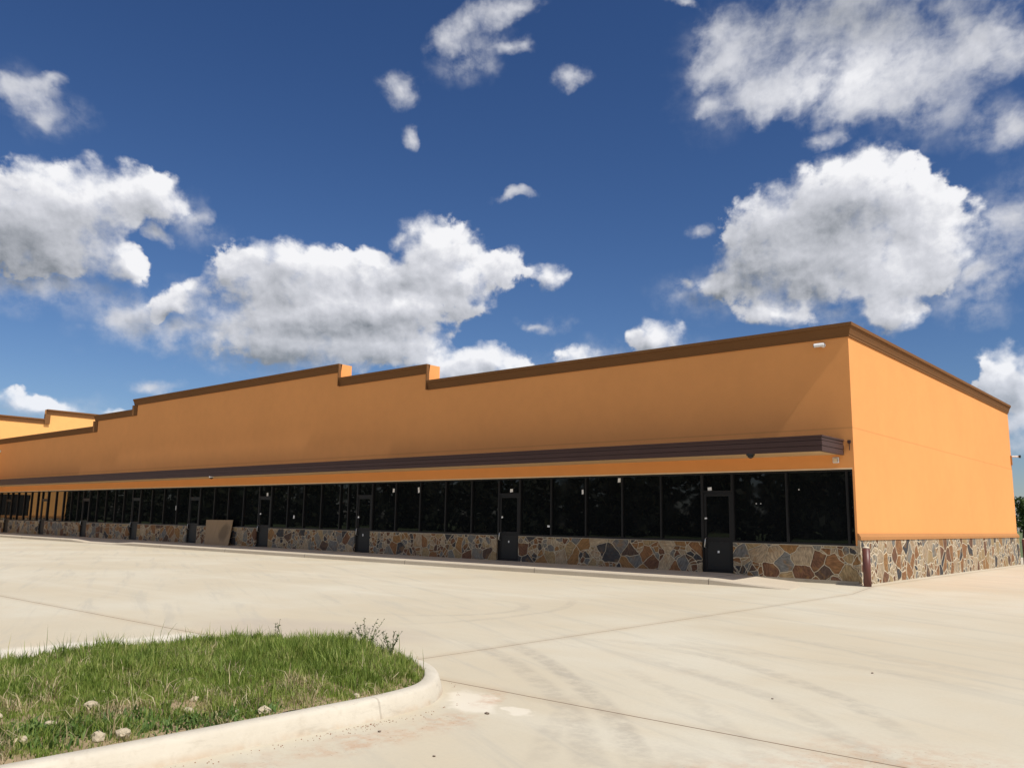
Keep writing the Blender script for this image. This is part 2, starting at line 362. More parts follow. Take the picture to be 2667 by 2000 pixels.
def circ3(p1, p2, p3):
    ax, ay = p1; bx, by = p2; cx, cy = p3
    d = 2*(ax*(by-cy)+bx*(cy-ay)+cx*(ay-by))
    ux = ((ax*ax+ay*ay)*(by-cy)+(bx*bx+by*by)*(cy-ay)+(cx*cx+cy*cy)*(ay-by))/d
    uy = ((ax*ax+ay*ay)*(cx-bx)+(bx*bx+by*by)*(ax-cx)+(cx*cx+cy*cy)*(bx-ax))/d
    return ux, uy, math.hypot(ax-ux, ay-uy)
def concrete_mat(name='pavement_concrete', lot=True, tone=1.18, joints=True):
    m, t, b = mat(name); p = pos(t); x, y, z = t.sep(p)
    g = t.xyz(x, y, 0.)
    big = t.noise(g, .16, 5, .6); med = t.noise(g, .9, 5, .62)
    # broom and wash streaks running along the lot
    rot = t.n('ShaderNodeVectorRotate', rotation_type='Z_AXIS'); t.l(g, rot.inputs[0]); rot.inputs['Angle'].default_value = R(26)
    st = t.noise(t.v('MULTIPLY', rot.outputs[0], (.20, 2.6, 1.)), 1.0, 7, .66, 0, .5)
    st2 = t.noise(t.v('MULTIPLY', g, (.05, .8, 1.)), 1.0, 5, .6)
    fine = t.noise(g, 26, 4, .65); grit = t.noise(g, 160, 2, .6)
    c = t.mix(t.ss(big, .35, .68), (0.444*tone, 0.389*tone, 0.290*tone), (0.496*tone, 0.460*tone, 0.371*tone))
    c = t.mix(t.ss(med, .42, .72, 0., .40), c, (0.472*tone, 0.399*tone, 0.285*tone))
    c = t.mix(t.ss(st, .50, .70, 0., .50), c, (0.354*tone, 0.328*tone, 0.274*tone))
    c = t.mix(t.ss(st2, .52, .72, 0., .40), c, (0.529*tone, 0.495*tone, 0.408*tone))
    c = t.mix(t.ss(fine, .35, .75, 0., .22), c, (0.378*tone, 0.343*tone, 0.269*tone))
    c = t.mix(t.ss(grit, .60, .78, 0., .40), c, (0.246*tone, 0.222*tone, 0.183*tone))
    h = fine
    if lot:
        arcs = [((.67, -14.05), (2.19, -15.12), (4.33, -17.12), .16, .75), ((.2, -14.3), (2.2, -15.6), (4.30, -17.6), .17, .55),
                ((1.96, -12.65), (3.24, -13.17), (5.35, -15.0), .16, .55), ((.96, -12.6), (3.0, -12.2), (5.2, -12.62), .2, .35),
                ((1.55, -10.25), (3.52, -10.97), (5.13, -11.72), .25, .32), ((-3.19, -12.56), (-2.35, -11.4), (-3.3, -9.54), .14, .45),
                ((-2.0, -12.83), (-1.8, -11.1), (-2.83, -8.35), .14, .45), ((3.85, -17.7), (3.36, -16.82), (2.93, -16.0), .13, .4),
                ((2.54, -14.4), (3.75, -15.39), (5.13, -16.86), .15, .35), ((4.6, -17.0), (5.15, -18.1), (5.25, -19.2), .2, .5),
                ((2.3, -13.6), (3.6, -14.3), (5.6, -16.2), .17, .45)]
        tot = None
        wob = t.m('MULTIPLY', t.m('SUBTRACT', t.noise(g, .6, 2, .5), .5), .25)
        for (a, bb, cc_, wd, sg) in arcs:
            ux, uy, rad = circ3(a, bb, cc_)
            dist = t.v('DISTANCE', g, (ux, uy, 0.), out=1)
            band = t.ss(t.m('ABSOLUTE', t.m('ADD', t.m('SUBTRACT', dist, rad), wob)), wd*.35, wd, sg, 0.)
            L = math.dist(a, cc_)*.5
            gate = t.ss(t.v('DISTANCE', g, ((a[0]+cc_[0])/2, (a[1]+cc_[1])/2, 0.), out=1), L*.75, L*1.5, 1., 0.)
            bg_ = t.m('MULTIPLY', band, gate)
            tot = bg_ if tot is None else t.m('MAXIMUM', tot, bg_)
        tot = t.m('MULTIPLY', tot, t.ss(t.noise(g, 5.0, 6, .7), .36, .62, .15, 1.))
        c = t.mix(t.m('MULTIPLY', tot, .62), c, (.30, .265, .22))
        # chalky splash and red clay washed along the kerb
        gw_ = t.v('ADD', g, t.v('SCALE', t.v('SUBTRACT', t.noise(g, 3, 4, .6, 1), (.5, .5, .5)), .5))
        ws = t.ss(t.m('MAXIMUM', t.blob(gw_, 2.35, -16.72, .75, .34, -35), t.blob(gw_, 2.9, -16.7, .3, .15, -30)), .25, .55, 0., .62)
        c = t.mix(ws, c, (.72, .66, .55))
        pan = t.m('MULTIPLY', t.ss(t.m('ADD', x, t.m('MULTIPLY', t.noise(g, 1.1, 4, .6), .5)), -3.35, -3.05), t.m('MULTIPLY', t.ss(x, -1.5, -1.3, 1., 0.), t.ss(y, -16.22, -16.18, 1., 0.)))
        c = t.mix(t.m('MULTIPLY', pan, .6), c, (.74, .69, .59))
        dk = t.m('MULTIPLY', t.ss(t.blob(gw_, -2.6, -14.9, 2.6, 1.3, 12), .05, .5), t.ss(y, -16.22, -16.18))
        c = t.mix(t.m('MULTIPLY', dk, .35), c, (.40, .335, .285))
        rd = None
        for bl in ((2.75, -18.2, .33, 1.1, 2), (2.75, -17.4, .28, .6, 25), (2.7, -19.6, .35, 1.3, 0), (2.35, -16.5, .2, .6, 35), (6.0, -16.5, 1.6, 1.6, 0), (5.2, -17.5, .9, 1.2, 0)):
            q = t.blob(gw_, *bl); rd = q if rd is None else t.m('MAXIMUM', rd, q)
        rdm = t.m('MULTIPLY', t.ss(rd, .1, .8), t.ss(t.noise(g, 7, 5, .7), .38, .66))
        c = t.mix(t.m('MULTIPLY', rdm, .55), c, (.47, .27, .16))
        crumb = t.m('MULTIPLY', t.ss(rd, .25, .6), t.ss(t.noise(g, 34, 3, .6), .62, .70))
        c = t.mix(t.m('MULTIPLY', crumb, .55), c, (.19, .10, .055))
    if joints:
        jn = None
        wj = t.m('MULTIPLY', t.m('SUBTRACT', t.noise(g, 1.4, 3, .6), .5), .018)
        def line(coord, at, wdt, k):
            return t.ss(t.m('ABSOLUTE', t.m('ADD', t.m('SUBTRACT', coord, at), wj)), wdt*.5, wdt, k, 0.)
        for (cr, at, wdt, k) in ((y, -16.20, .013, .9), (x, .36, .012, .75), (x, 12.6, .012, .8), (x, -23.9, .013, .8), (x, -48.1, .013, .8), (y, -9.5, .012, .12)):
            q = line(cr, at, wdt, k); jn = q if jn is None else t.m('MAXIMUM', jn, q)
        c = t.mix(jn, c, (.10, .065, .04))
        h = t.m('SUBTRACT', h, t.m('MULTIPLY', jn, 2.))
        dj = t.m('MINIMUM', t.m('ABSOLUTE', t.m('ADD', y, 16.2)), t.m('ABSOLUTE', t.m('SUBTRACT', x, .36)))
        c = t.mix(t.m('MULTIPLY', t.ss(dj, .02, .22, .35, 0.), t.noise(g, 4, 4, .6)), c, (.36, .25, .15))
    t.l(c, b.inputs['Base Color']); b.inputs['Roughness'].default_value = .88; b.inputs['Specular IOR Level'].default_value = .25
    bump(t, b, h, .18, .008)
    return m
M['pave'] = concrete_mat()
def walk_mat():
    m, t, b = mat('walk_concrete'); p = pos(t); x, y, z = t.sep(p)
    n = t.noise(p, 1.3, 5, .6)
    c = t.mix(n, (.50, .43, .335), (.60, .53, .42))
    c = t.mix(t.ss(t.noise(p, 30, 3, .6), .4, .8, 0., .3), c, (.33, .28, .21))
    md = t.m('ABSOLUTE', t.m('SUBTRACT', t.m('PINGPONG', t.m('ADD', x, 3.35), 2.975), 0.))
    c = t.mix(t.ss(md, .006, .02, .8, 0.), c, (.12, .10, .08))
    t.l(c, b.inputs['Base Color']); b.inputs['Roughness'].default_value = .9; b.inputs['Specular IOR Level'].default_value = .2
    bump(t, b, t.noise(p, 60, 3, .6), .2, .006); return m
M['walk'] = walk_mat()
def kerb_mat():
    m, t, b = mat('kerb_concrete'); p = pos(t); x, y, z = t.sep(p)
    c = t.mix(t.noise(p, 1.6, 5, .62), (.47, .42, .335), (.66, .61, .51))
    c = t.mix(t.ss(t.noise(p, 12, 4, .65), .5, .8, 0., .35), c, (.40, .345, .26))
    c = t.mix(t.m('MULTIPLY', t.ss(t.noise(t.v('MULTIPLY', p, (1., .35, 2.)), 6, 6, .7), .52, .74), .45), c, (.33, .29, .23))
    low = t.m('MULTIPLY', t.ss(z, -.11, -.05, 1., 0.), t.ss(t.noise(p, 5, 4, .6), .4, .65))
    c = t.mix(t.m('MULTIPLY', low, .45), c, (.48, .33, .21))
    cj = t.m('MAXIMUM', t.ss(t.m('ABSOLUTE', t.m('ADD', y, 17.72)), .006, .014, .35, 0.), t.ss(t.m('ABSOLUTE', t.m('ADD', y, 20.7)), .006, .014, .35, 0.))
    c = t.mix(cj, c, (.2, .16, .12))
    t.l(c, b.inputs['Base Color']); b.inputs['Roughness'].default_value = .9; b.inputs['Specular IOR Level'].default_value = .2
    bump(t, b, t.noise(p, 45, 4, .6), .25, .008); return m
M['kerb'] = kerb_mat()
def leafy(name, stops, trans=.25, rough=.6, patch=None):
    m, t, b = mat(name)
    g = t.n('ShaderNodeNewGeometry'); r = g.outputs['Random Per Island']
    f = r
    if patch:
        f = t.m('ADD', t.m('MULTIPLY', r, .62), t.m('MULTIPLY', t.ss(t.noise(g.outputs['Position'], patch, 4, .6), .3, .72), .38))
    c = t.ramp(f, stops)
    t.l(c, b.inputs['Base Color']); b.inputs['Roughness'].default_value = rough; b.inputs['Specular IOR Level'].default_value = .3
    tr = t.n('ShaderNodeBsdfTranslucent'); t.l(c, tr.inputs[0])
    mx = t.n('ShaderNodeMixShader'); mx.inputs[0].default_value = trans
    t.l(b.outputs[0], mx.inputs[1]); t.l(tr.outputs[0], mx.inputs[2])
    t.l(mx.outputs[0], m.node_tree.nodes['Material Output'].inputs[0]); return m
M['grass'] = leafy('grass_blades', [(0., (.09, .145, .022)), (.3, (.16, .235, .036)), (.55, (.24, .315, .058)), (.75, (.34, .385, .10)), (.88, (.47, .44, .18)), (1., (.62, .54, .33))], .40, .55, 2.6)
M['leaf'] = leafy('tree_leaves', [(0., (.022, .045, .014)), (.5, (.045, .085, .022)), (1., (.085, .125, .035))], .2)
M['wood_leaf'] = leafy('far_wood_leaves', [(0., (.012, .018, .009)), (.6, (.022, .032, .014)), (1., (.045, .05, .022))], .1)
M['weed'] = leafy('weed_leaves', [(0., (.045, .075, .03)), (.6, (.12, .16, .06)), (1., (.30, .30, .16))], .25)
M['soil'] = simple('island_soil', (.27, .20, .115), .95, 0., .6, 9, .6, 25)
M['rock'] = simple('limestone', (.46, .385, .27), .9, 0., .45, 22, .8, 30)
M['pebble'] = simple('pebble_dark', (.16, .12, .09), .9, 0., .3, 20)
M['turf'] = simple('far_turf', (.10, .13, .045), .95, 0., .4, .2)
def wood_mat():
    m, t, b = mat('weathered_plywood'); p = pos(t); x, y, z = t.sep(p)
    gr = t.noise(t.v('MULTIPLY', p, (9., 1., .7)), 2., 5, .6)
    c = t.mix(gr, (.23, .155, .085), (.36, .255, .155))
    st = t.ss(t.m('MAXIMUM', t.blob(t.v('ADD', t.xyz(x, z, 0.), t.v('SCALE', t.v('SUBTRACT', t.noise(p, 2.5, 4, .6, 1), (.5, .5, .5)), .5)), -29.75, .72, .62, .6, 0), 0.), .1, .6, 0., .65)
    c = t.mix(st, c, (.10, .068, .04))
    t.l(c, b.inputs['Base Color']); b.inputs['Roughness'].default_value = .85; return m
M['wood'] = wood_mat()

# ------------------------------------------------------------------ setting: terrain, pavement, sidewalk
def gz(y): return -0.11*min(1, max(0, -y/1.6))
tb = MB(); tb.poly([(-900, -900, -.32), (900, -900, -.32), (900, 1200, -.32), (-900, 1200, -.32)])
tag(tb.build('terrain', M['turf']), kind='structure')
pb = MB()
ys = [-42, -30, -1.6, -1.2, -.8, -.4, 0, 30]
for a, bq in zip(ys[:-1], ys[1:]):
    pb.poly([(-95, a, gz(a)), (45, a, gz(a)), (45, bq, gz(bq)), (-95, bq, gz(bq))])
pb.poly([(-95, -42, -.32), (45, -42, -.32), (45, -42, -.11), (-95, -42, -.11)])
pb.poly([(45, -42, -.32), (45, 30, -.32), (45, 30, 0), (45, -42, -.11)])
pb.poly([(-95, 30, -.32), (45, 30, -.32), (45, 30, 0), (-95, 30, 0)])
tag(pb.build('pavement', M['pave']), kind='structure')
sw = MB()
ZW, ZE, YE = .115, .040, -1.66
def wedge(x0, x1, za0, za1, zb0, zb1, y1=YE):
    # top quad: at x0 wall za0 edge zb0, at x1 wall za1 edge zb1 ; solid down to -.3
    n = len(sw.v)
    sw.v += [(x0, .05, za0), (x1, .05, za1), (x1, y1+.03, zb1+.004), (x0, y1+.03, zb0+.004), (x0, y1, zb0-.03), (x1, y1, zb1-.03), (x0, y1-.01, -.3), (x1, y1-.01, -.3), (x0, .05, -.3), (x1, .05, -.3)]
    sw.f += [tuple(n+i for i in q) for q in ((0, 1, 2, 3), (3, 2, 5, 4), (4, 5, 7, 6), (0, 3, 4, 6, 8), (1, 9, 7, 5, 2), (0, 8, 9, 1))]
wedge(-66, -43.6, ZW, ZW, ZE, ZE)
wedge(-43.598, -41.4, ZW, ZW, ZE, -.065)
wedge(-41.398, -38.4, ZW, ZW, -.065, -.065)
wedge(-38.398, -36.2, ZW, ZW, -.065, ZE)
wedge(-36.198, -3.352, ZW, ZW, ZE, ZE)
wedge(-3.35, -1.15, ZW-.004, -.03, ZE, -.09)
tag(sw.build('sidewalk', M['walk']), kind='structure')

# ------------------------------------------------------------------ the long building
LX = -66.0
HEAD, SILL = 2.93, .97
B = empty('strip_mall', (0, 0, 0), 'long orange stucco shopping strip with stepped parapet, dark canopy and black storefront glass', 'building')
STEP = [(-16.07, 0.0, 6.79), (-21.60, -16.07, 7.44), (-40.65, -21.60, 8.06), (-45.72, -40.65, 7.47), (LX, -45.72, 6.80)]   # x0, x1, cornice top
CH = .36
outl = [(LX, HEAD), (0, HEAD), (0, STEP[0][2]-.01)]
for i, (x0, x1, zt) in enumerate(STEP):
    outl += [(x1, zt-.01), (x0, zt-.01)] if i else [(x0, zt-.01)]
w = MB(); w.prism(outl, 1, 0., .575)
w.box(-.055, 0., 0., .5749, SILL, HEAD-.001)
w.build('front_wall', M['stucco'], B)
w = MB(); w.box(-.3, 0., .5755, 19.5, -.3, 6.78); w.box(LX, -.301, 19.2, 19.499, -.3, 6.78)
w.build('side_wall', M['stucco'], B)
w = MB(); w.box(LX+.01, -.302, .58, 19.19, 5.5, 5.62); w.build('roof', M['roof'], B)
# dark room wall behind the glass so nothing leaks
w = MB(); w.box(LX+.01, -.31, 1.2, 1.25, -.3, 3.4); w.build('inner_wall', M['black'], B)
# cornice profile: foot bead, cove, crown
PF = [(-.01, -CH), (.035, -CH), (.035, -CH+.05), (.05, -CH+.07), (.065, -CH+.13), (.10, -CH+.22), (.118, -CH+.245), (.118, -CH+.262), (.15, -CH+.275), (.15, 0.), (-.3, 0.)]
PS = [(o, z) for (o, z) in PF]
c = MB(); c.sweep([(-16.07, 0, 6.79), (0, 0, 6.79), (0, 19.5, 6.79)], PF)
c.build('cornice', M['cornice'], B)
for (x0, x1, zt) in STEP[1:]:
    c = MB(); c.sweep([(x0, 0, zt), (x1, 0, zt)], [(o if o > -.2 else -.05, z) for (o, z) in PF])
    c.build('cornice', M['cornice'], B)
for (xa, zt, zb) in ((-40.65, 8.06, 7.47), (-45.72, 7.47, 6.80)):       # mitred returns down the left-hand steps
    c = MB(); c.prism([(0.02, 0), (-.035, 0), (-.035, .05), (-.065, .13), (-.118, .25), (-.15, .275), (-.15, .36), (.02, .36)], 2, zb-CH, zt-CH+.001)
    c.v = [(xa+.36-y, x, z) for (x, y, z) in c.v]
    c.build('cornice_return', M['cornice'], B)
for (xa, zt, zb) in ((-16.07, 7.44, 6.79), (-21.60, 8.06, 7.44)):       # thin edge trim at the right-hand steps
    c = MB(); c.box(xa-.03, xa+.012, -.14, -.001, zb-CH-.0, zt-.001); c.build('cornice_return', M['cornice'], B)
# canopy
CY, CX = -1.5, -.25
cp = empty('canopy', (0, 0, 0), None, None); cp.parent = B
del_l = [k for k in cp.keys()]
f = MB()
zs = [3.30, 3.42, 3.435, 3.55, 3.565, 3.70]
def fascia_sec(zl, zh, o): return (CX+o, CY-o, zl, zh)
for (zl, zh, o) in ((3.30, 3.43, .0), (3.43, 3.445, -.018), (3.445, 3.565, .006), (3.565, 3.58, -.018), (3.58, 3.66, .0), (3.66, 3.70, .022)):
    f.box(LX, CX+o, CY-o, CY+.08, zl+.0005, zh-.0005); f.box(CX-.08, CX+o, CY+.081, -.002, zl+.0005, zh-.0005)
f.build('fascia', M['fascia'], cp)
f = MB(); f.box(LX, CX-.081, CY+.081, -.002, 3.315, 3.335); f.build('soffit', M['soffit'], cp)
f = MB(); f.prism([(CY+.081, 3.64), (-.002, 3.69), (-.002, 3.66), (CY+.081, 3.61)], 0, LX, CX-.081); f.build('canopy_roof', M['fascia'], cp)
h = MB(); h.box(LX, -.056, -.014, -.001, HEAD-.002, HEAD+.035); h.build('head_trim', M['bead'], B)

# storefront openings
DOORS = [(-4.42, -3.44), (-12.35, -11.36), (-20.16, -19.19), (-27.34, -26.33), (-33.70, -32.66), (-40.03, -39.06), (-46.55, -45.60), (-52.95, -51.98), (-59.25, -58.28)]
MULL = [[-1.86, -.23], [-10.0, -8.58, -7.18, -5.79], [-17.78, -16.38, -15.0, -13.66], [-25.05, -23.84, -22.59, -21.3, -20.75], [-31.3, -30.0, -28.66], [-37.75, -36.4, -35.0], [-44.6, -43.4, -42.2, -41.1], [-50.7, -49.5, -48.3, -47.3], [-57.2, -56.0, -54.8, -53.7], [-64.6, -63.2, -61.9, -60.5]]
def stone_block(x0, x1):
    s = MB(); s.box(x0, x1, -.03, .22, .085, SILL-.02); s.build('stone_wainscot', M['stone'], B)
    s = MB(); s.box(x0+.001, x1-.001, -.038, .24, SILL-.0195, SILL); s.build('sill_cap', M['found'], B)
def window(x0, x1):
    j = lambda: random.uniform(-.0035, .0035)
    g = MB(); g.poly([(x0+.02, .105+j(), SILL+.01), (x1-.02, .105+j(), SILL+.01), (x1-.02, .105+j(), HEAD-.01), (x0+.02, .105+j(), HEAD-.01)])
    a, b_, c_, d_ = g.v
    g.poly([(q[0], q[1]+.012, q[2]) for q in (d_, c_, b_, a)])
    wo_ = g.build('window', M['glass'], B)
    fr = MB()
    for (a0, a1, b0, b1) in ((x0, x0+.031, SILL, HEAD), (x1-.031, x1, SILL, HEAD), (x0+.0311, x1-.0311, SILL, SILL+.055), (x0+.0311, x1-.0311, HEAD-.05, HEAD)):
        fr.box(a0+.0004, a1-.0004, .035, .16, b0+.0004, b1-.0004)
    fr.build('frame', M['frame'], wo_)
    return wo_
def sticker(parent, x, z, s=.06, y=.088, t=0, asp=1.3):
    st = MB(); hx, hz = s/2, s*asp/2
    pts = [(-hx, -hz), (hx, -hz*.8), (hx*.9, hz), (-hx*.95, hz*.92)]
    ca, sa = math.cos(t), math.sin(t)
    st.prism([(x+a*ca-b_*sa, z+a*sa+b_*ca) for a, b_ in pts], 1, y-.004, y)
    return st.build('sticker', M['paper'], parent)
def door(x0, x1, i):
    fr = MB(); zt = 2.36; zb = .117
    F = .055
    fr.box(x0, x0+F, .03, .17, zb, HEAD-.001); fr.box(x1-F, x1, .03, .17, zb, HEAD-.001)
    fr.box(x0+F+.001, x1-F-.001, .03, .17, zt, zt+.06); fr.box(x0+F+.001, x1-F-.001, .03, .17, HEAD-.05, HEAD-.001)
    a, b_ = x0+F+.006, x1-F-.006
    fr.box(a, a+.075, .05, .10, zb+.02, zt-.006); fr.box(b_-.075, b_, .05, .10, zb+.02, zt-.006)
    fr.box(a+.0755, b_-.0755, .05, .10, zt-.10, zt-.006); fr.box(a+.0755, b_-.0755, .05, .10, .96, 1.10); fr.box(a+.0755, b_-.0755, .05, .10, zb+.02, zb+.10)
    fr.box(x0+F, x1-F, .02, .18, zb-.015, zb+.012)
    d = fr.build('door', M['frame'], B)
    k = MB(); k.box(a+.076, b_-.076, .062, .09, zb+.101, .959); k.build('kick_panel', M['kick'], d)
    j = lambda: random.uniform(-.003, .003)
    g = MB(); g.poly([(a+.06, .08+j(), 1.09), (b_-.06, .08+j(), 1.09), (b_-.06, .08+j(), zt-.09), (a+.06, .08+j(), zt-.09)]); g.build('glass', M['glass'], d)
    g = MB(); g.poly([(x0+F-.01, .10+j(), zt+.05), (x1-F+.01, .10+j(), zt+.05), (x1-F+.01, .10+j(), HEAD-.04), (x0+F-.01, .10+j(), HEAD-.04)]); g.build('transom_glass', M['glass'], d)
    hx = a+.04
    hd = MB(); hd.tube([(hx, .05, .80), (hx-.0, -.03, .82), (hx+.02, -.045, .90), (hx+.03, -.045, 1.02), (hx+.03, -.03, 1.06), (hx+.03, .05, 1.08)], .016, 8)
    hd.build('handle', M['alu'], d, smooth=True)
    return d
xs_all = []
right = 0.0
for i, (dl, dr) in enumerate(DOORS + [(LX, LX)]):
    edges = [dr] + MULL[i] + [right if i else -.056]
    stone_block(dr+.004, right-.004 if i else 0.)
    for a, b_ in zip(edges[:-1], edges[1:]):
        if b_-a > .05:
            xs_all.append((a, b_, window(a, b_)))
    if dl != dr: 
        d = door(dl, dr, i); xs_all.append((dl, dr, d))
    right = dl
def on(x):
    for a, b_, o in xs_all:
        if a <= x <= b_: return o
for (x, z, s, asp) in ((-4.17, 2.47, .13, .8), (-4.30, 1.63, .075, .6), (-3.92, .69, .06, 1.1), (-11.78, 2.51, .13, .9), (-12.17, 1.59, .07, .9), (-11.85, .76, .05, 1.4), (-10.12, 1.31, .10, .7), (-8.72, 2.43, .07, 2.2), (-7.30, 2.78, .10, 1.4), (-17.95, 2.58, .11, 1.4), (-16.5, 2.58, .09, 2.4), (-20.03, 1.52, .09, .8), (-19.70, .81, .05, 2.), (-26.72, 2.49, .12, 1.4), (-27.16, 1.61, .10, .7), (-24.55, 1.49, .09, 1.6), (-35.1, 1.87, .08, 3.), (-2.75, 2.05, .03, 1.), (-2.62, 2.05, .03, .8), (-1.52, 2.42, .03, 1.)):
    o = on(x)
    if o: sticker(o, x, z, s, .046 if o.name.startswith('door') and (z < 1.1 or abs(x-[q for q in DOORS if q[0] <= x <= q[1]][0][0]) < .2) else .07, random.uniform(-.15, .15), asp)
# concrete footing bared where the walk ramps down, side stone and trim
s = MB(); s.box(-3.40, -.001, -.05, .21, -.3, .084); s.build('footing', M['found'], B)
s = MB(); s.box(.001, .06, -.031, 19.53, -.3, 1.12); s.build('stone_wainscot', M['stone_side'], B)
s = MB(); s.prism([(.001, 1.121), (.085, 1.121), (.085, 1.20), (.03, 1.29), (.001, 1.29)], 1, -.02, 19.52); s.v = [(x, y, z) for (x, y, z) in s.v]
s.build('trim_band', M['band'], B)

# ------------------------------------------------------------------ the wing standing across the left end
Wg = empty('strip_mall_wing', (LX, 5, 0), 'sunlit yellow-orange wing with brown stepped cornice rising behind the left end of the long strip', 'building')
w = MB()
w.prism([(-6.5, -.3), (24, -.3), (24, 9.86), (4.55, 9.86), (4.55, 9.06), (-6.5, 9.06)], 0, LX-.4, LX-.001)
w.box(LX-24, LX-.401, -6.5, -6.1, -.3, 9.05); w.box(LX-24, LX-.401, 23.6, 24, -.3, 9.85); w.box(LX-24, LX-23.6, -6.09, 23.59, -.3, 9.05)
w.build('wall', M['yellow'], Wg)
w = MB(); w.box(LX-23.59, LX-.402, -6.09, 23.59, 8.2, 8.3); w.build('roof', M['roof'], Wg)
PW = [(o*1.25 if o > -.2 else -.1, z*1.15) for (o, z) in PF]
for (y0, y1, zt) in ((-6.5, 4.55, 9.07), (4.55, 24, 9.87)):
    w = MB(); w.sweep([(LX, y0, zt), (LX, y1, zt)], PW); w.build('cornice', M['cornice'], Wg)
w = MB(); w.box(LX-.02, LX+.19, 4.40, 4.80, 9.07-CH*1.15, 9.87-CH*1.15+.01); w.build('cornice_return', M['cornice'], Wg)
w = MB(); w.box(LX, LX+.06, -6.53, -.06, -.3, 1.12); w.build('stone_wainscot', M['stone'], Wg)
w = MB(); w.box(LX, LX+.085, -6.55, -1.7, 1.121, 1.29); w.build('trim_band', M['band'], Wg)
for k in range(3):
    y0 = -3.8+k*1.05
    w = MB(); w.box(LX+.0005, LX+.03, y0, y0+1.0, .99, 2.93); wn = w.build('window', M['glass'], Wg)
    w = MB()
    w.box(LX+.0006, LX+.06, y0-.025, y0+.03, .99, 2.93); w.box(LX+.0006, LX+.06, y0+.97, y0+1.02, .99, 2.93); w.build('frame', M['frame'], wn)

# ------------------------------------------------------------------ fixtures
def bullet_camera(loc, d, label, group='white security cameras on the building', s=1.0, hood=True):
    # mount on the wall, arm, body pointing along d
    c = empty('security_camera', loc, label, 'security camera', group)
    L = Vector(loc); d = Vector(d).normalized()
    m = MB(); m.tube([L+Vector((0, .0, 0)), L+Vector((0, -.03*s, 0))], .06*s, 14); m.build('mount', M['white'], c, smooth=False)
    e = L+Vector((0, -.10*s, 0))
    m = MB(); m.tube([L+Vector((0, -.03*s, 0)), e], .022*s, 8); m.build('arm', M['white'], c)
    a = e-d*.05*s; b_ = e+d*.20*s
    m = MB(); m.tube([a, a+d*.01, b_-d*.01, b_], [.04*s, .05*s, .05*s, .047*s], 16); m.build('body', M['white'], c)
    m = MB(); m.tube([b_, b_+d*.012*s], .040*s, 14); m.build('lens', M['black'], c)
    return c
bullet_camera((-.66, -.001, 6.27), (-1, -.25, -.06), 'white bullet camera under the cornice near the building corner', s=1.05)
c2 = bullet_camera((-61.4, -.001, 5.92), (.6, -.7, -.2), 'small pale camera high on the facade at its far left end', s=1.4)
c3 = empty('security_camera', (.001, 19.42, 4.55), 'white camera sticking out from the far right edge of the sunlit side wall', 'security camera', 'white security cameras on the building')
m = MB(); m.box(.001, .05, 19.34, 19.46, 4.20, 4.60); m.build('mount', M['band'], c3)
m = MB(); m.tube([(.05, 19.42, 4.57), (.30, 19.46, 4.56)], .035, 10); m.build('arm', M['white'], c3)
m = MB(); m.tube([(.30, 19.46, 4.56), (.38, 19.47, 4.555)], .065, 12); m.build('lens', M['black'], c3)
def dome(x, label, col):
    c = empty('dome_camera', (x, CY-.0, 3.30), label, 'security camera', 'dome cameras under the canopy edge')
    m = MB(); m.tube([(x, CY+.10, 3.313), (x, CY+.10, 3.26)], .11, 18); m.build('base', M[col], c)
    m = MB(); m.tube([(x, CY+.10, 3.26), (x, CY+.10, 3.215), (x, CY+.10, 3.185)], [.085, .07, .02], 16); m.build('bubble', M['black'], c, smooth=True)
dome(-2.19, 'dark dome camera below the canopy edge near its right end', 'black')
dome(-29.2, 'pale dome camera below the canopy edge above the plywood sheet', 'white')
wl = empty('wall_light', (-.46, -.001, 3.17), 'small square cream wall light under the right end of the canopy', 'wall light')
m = MB(); m.box(-.54, -.38, -.04, -.001, 3.10, 3.25); m.build('housing', M['white'], wl, bevel=.008)
m = MB(); m.box(-.52, -.40, -.06, -.0405, 3.12, 3.23); m.build('lens', M['bead'], wl, bevel=.01)
sp = empty('canopy_sensor', (-.10, -.001, 3.64), 'little brown sensor between the canopy end and the corner', 'sensor')
m = MB(); m.box(-.13, -.05, -.06, -.001, 3.60, 3.68); m.build('housing', M['fascia'], sp, bevel=.006)
m = MB(); m.tube([(-.09, -.03, 3.60), (-.09, -.03, 3.42)], .012, 8); m.build('conduit', M['fascia'], sp)

# plywood sheet leaning on the stone wall
pw = MB()
a, b_ = -31.62, -29.35
y0, y1 = -.38, -.062
pw.v = [(-31.22, y0, .10), (-29.06, y0, .10), (-29.30, y1, 1.30), (-31.74, y1, 1.285), (-31.22, y0+.022, .10), (-29.06, y0+.022, .10), (-29.30, y1+.022, 1.30), (-31.74, y1+.022, 1.285)]
pw.f = [(0, 1, 2, 3), (7, 6, 5, 4), (0, 4, 5, 1), (1, 5, 6, 2), (2, 6, 7, 3), (3, 7, 4, 0)]
tag(pw.build('plywood_sheet', M['wood']), 'brown stained plywood sheet leaning against the stone wall under the windows', 'plywood')

# bollards
def bollard(x, y, zb, zt, label):
    b0 = empty('bollard', (x, y, zb), label, 'bollard', 'brown steel bollards at the side wall')
    m = MB(); m.tube([(x, y, zb-.1), (x, y, zt)], .093, 24); m.build('post', M['bollard'], b0, smooth=True)
    m = MB(); m.tube([(x, y, zt), (x, y, zt+.025), (x, y, zt+.045)], [.088, .075, .03], 20); m.build('cap', M['cap'], b0, smooth=True)
bollard(.235, -.14, -.02, .93, 'dark red-brown steel bollard at the near corner of the stone wall')
bollard(.19, 19.85, 0, 1.04, 'dark brown bollard at the far right end of the side wall')

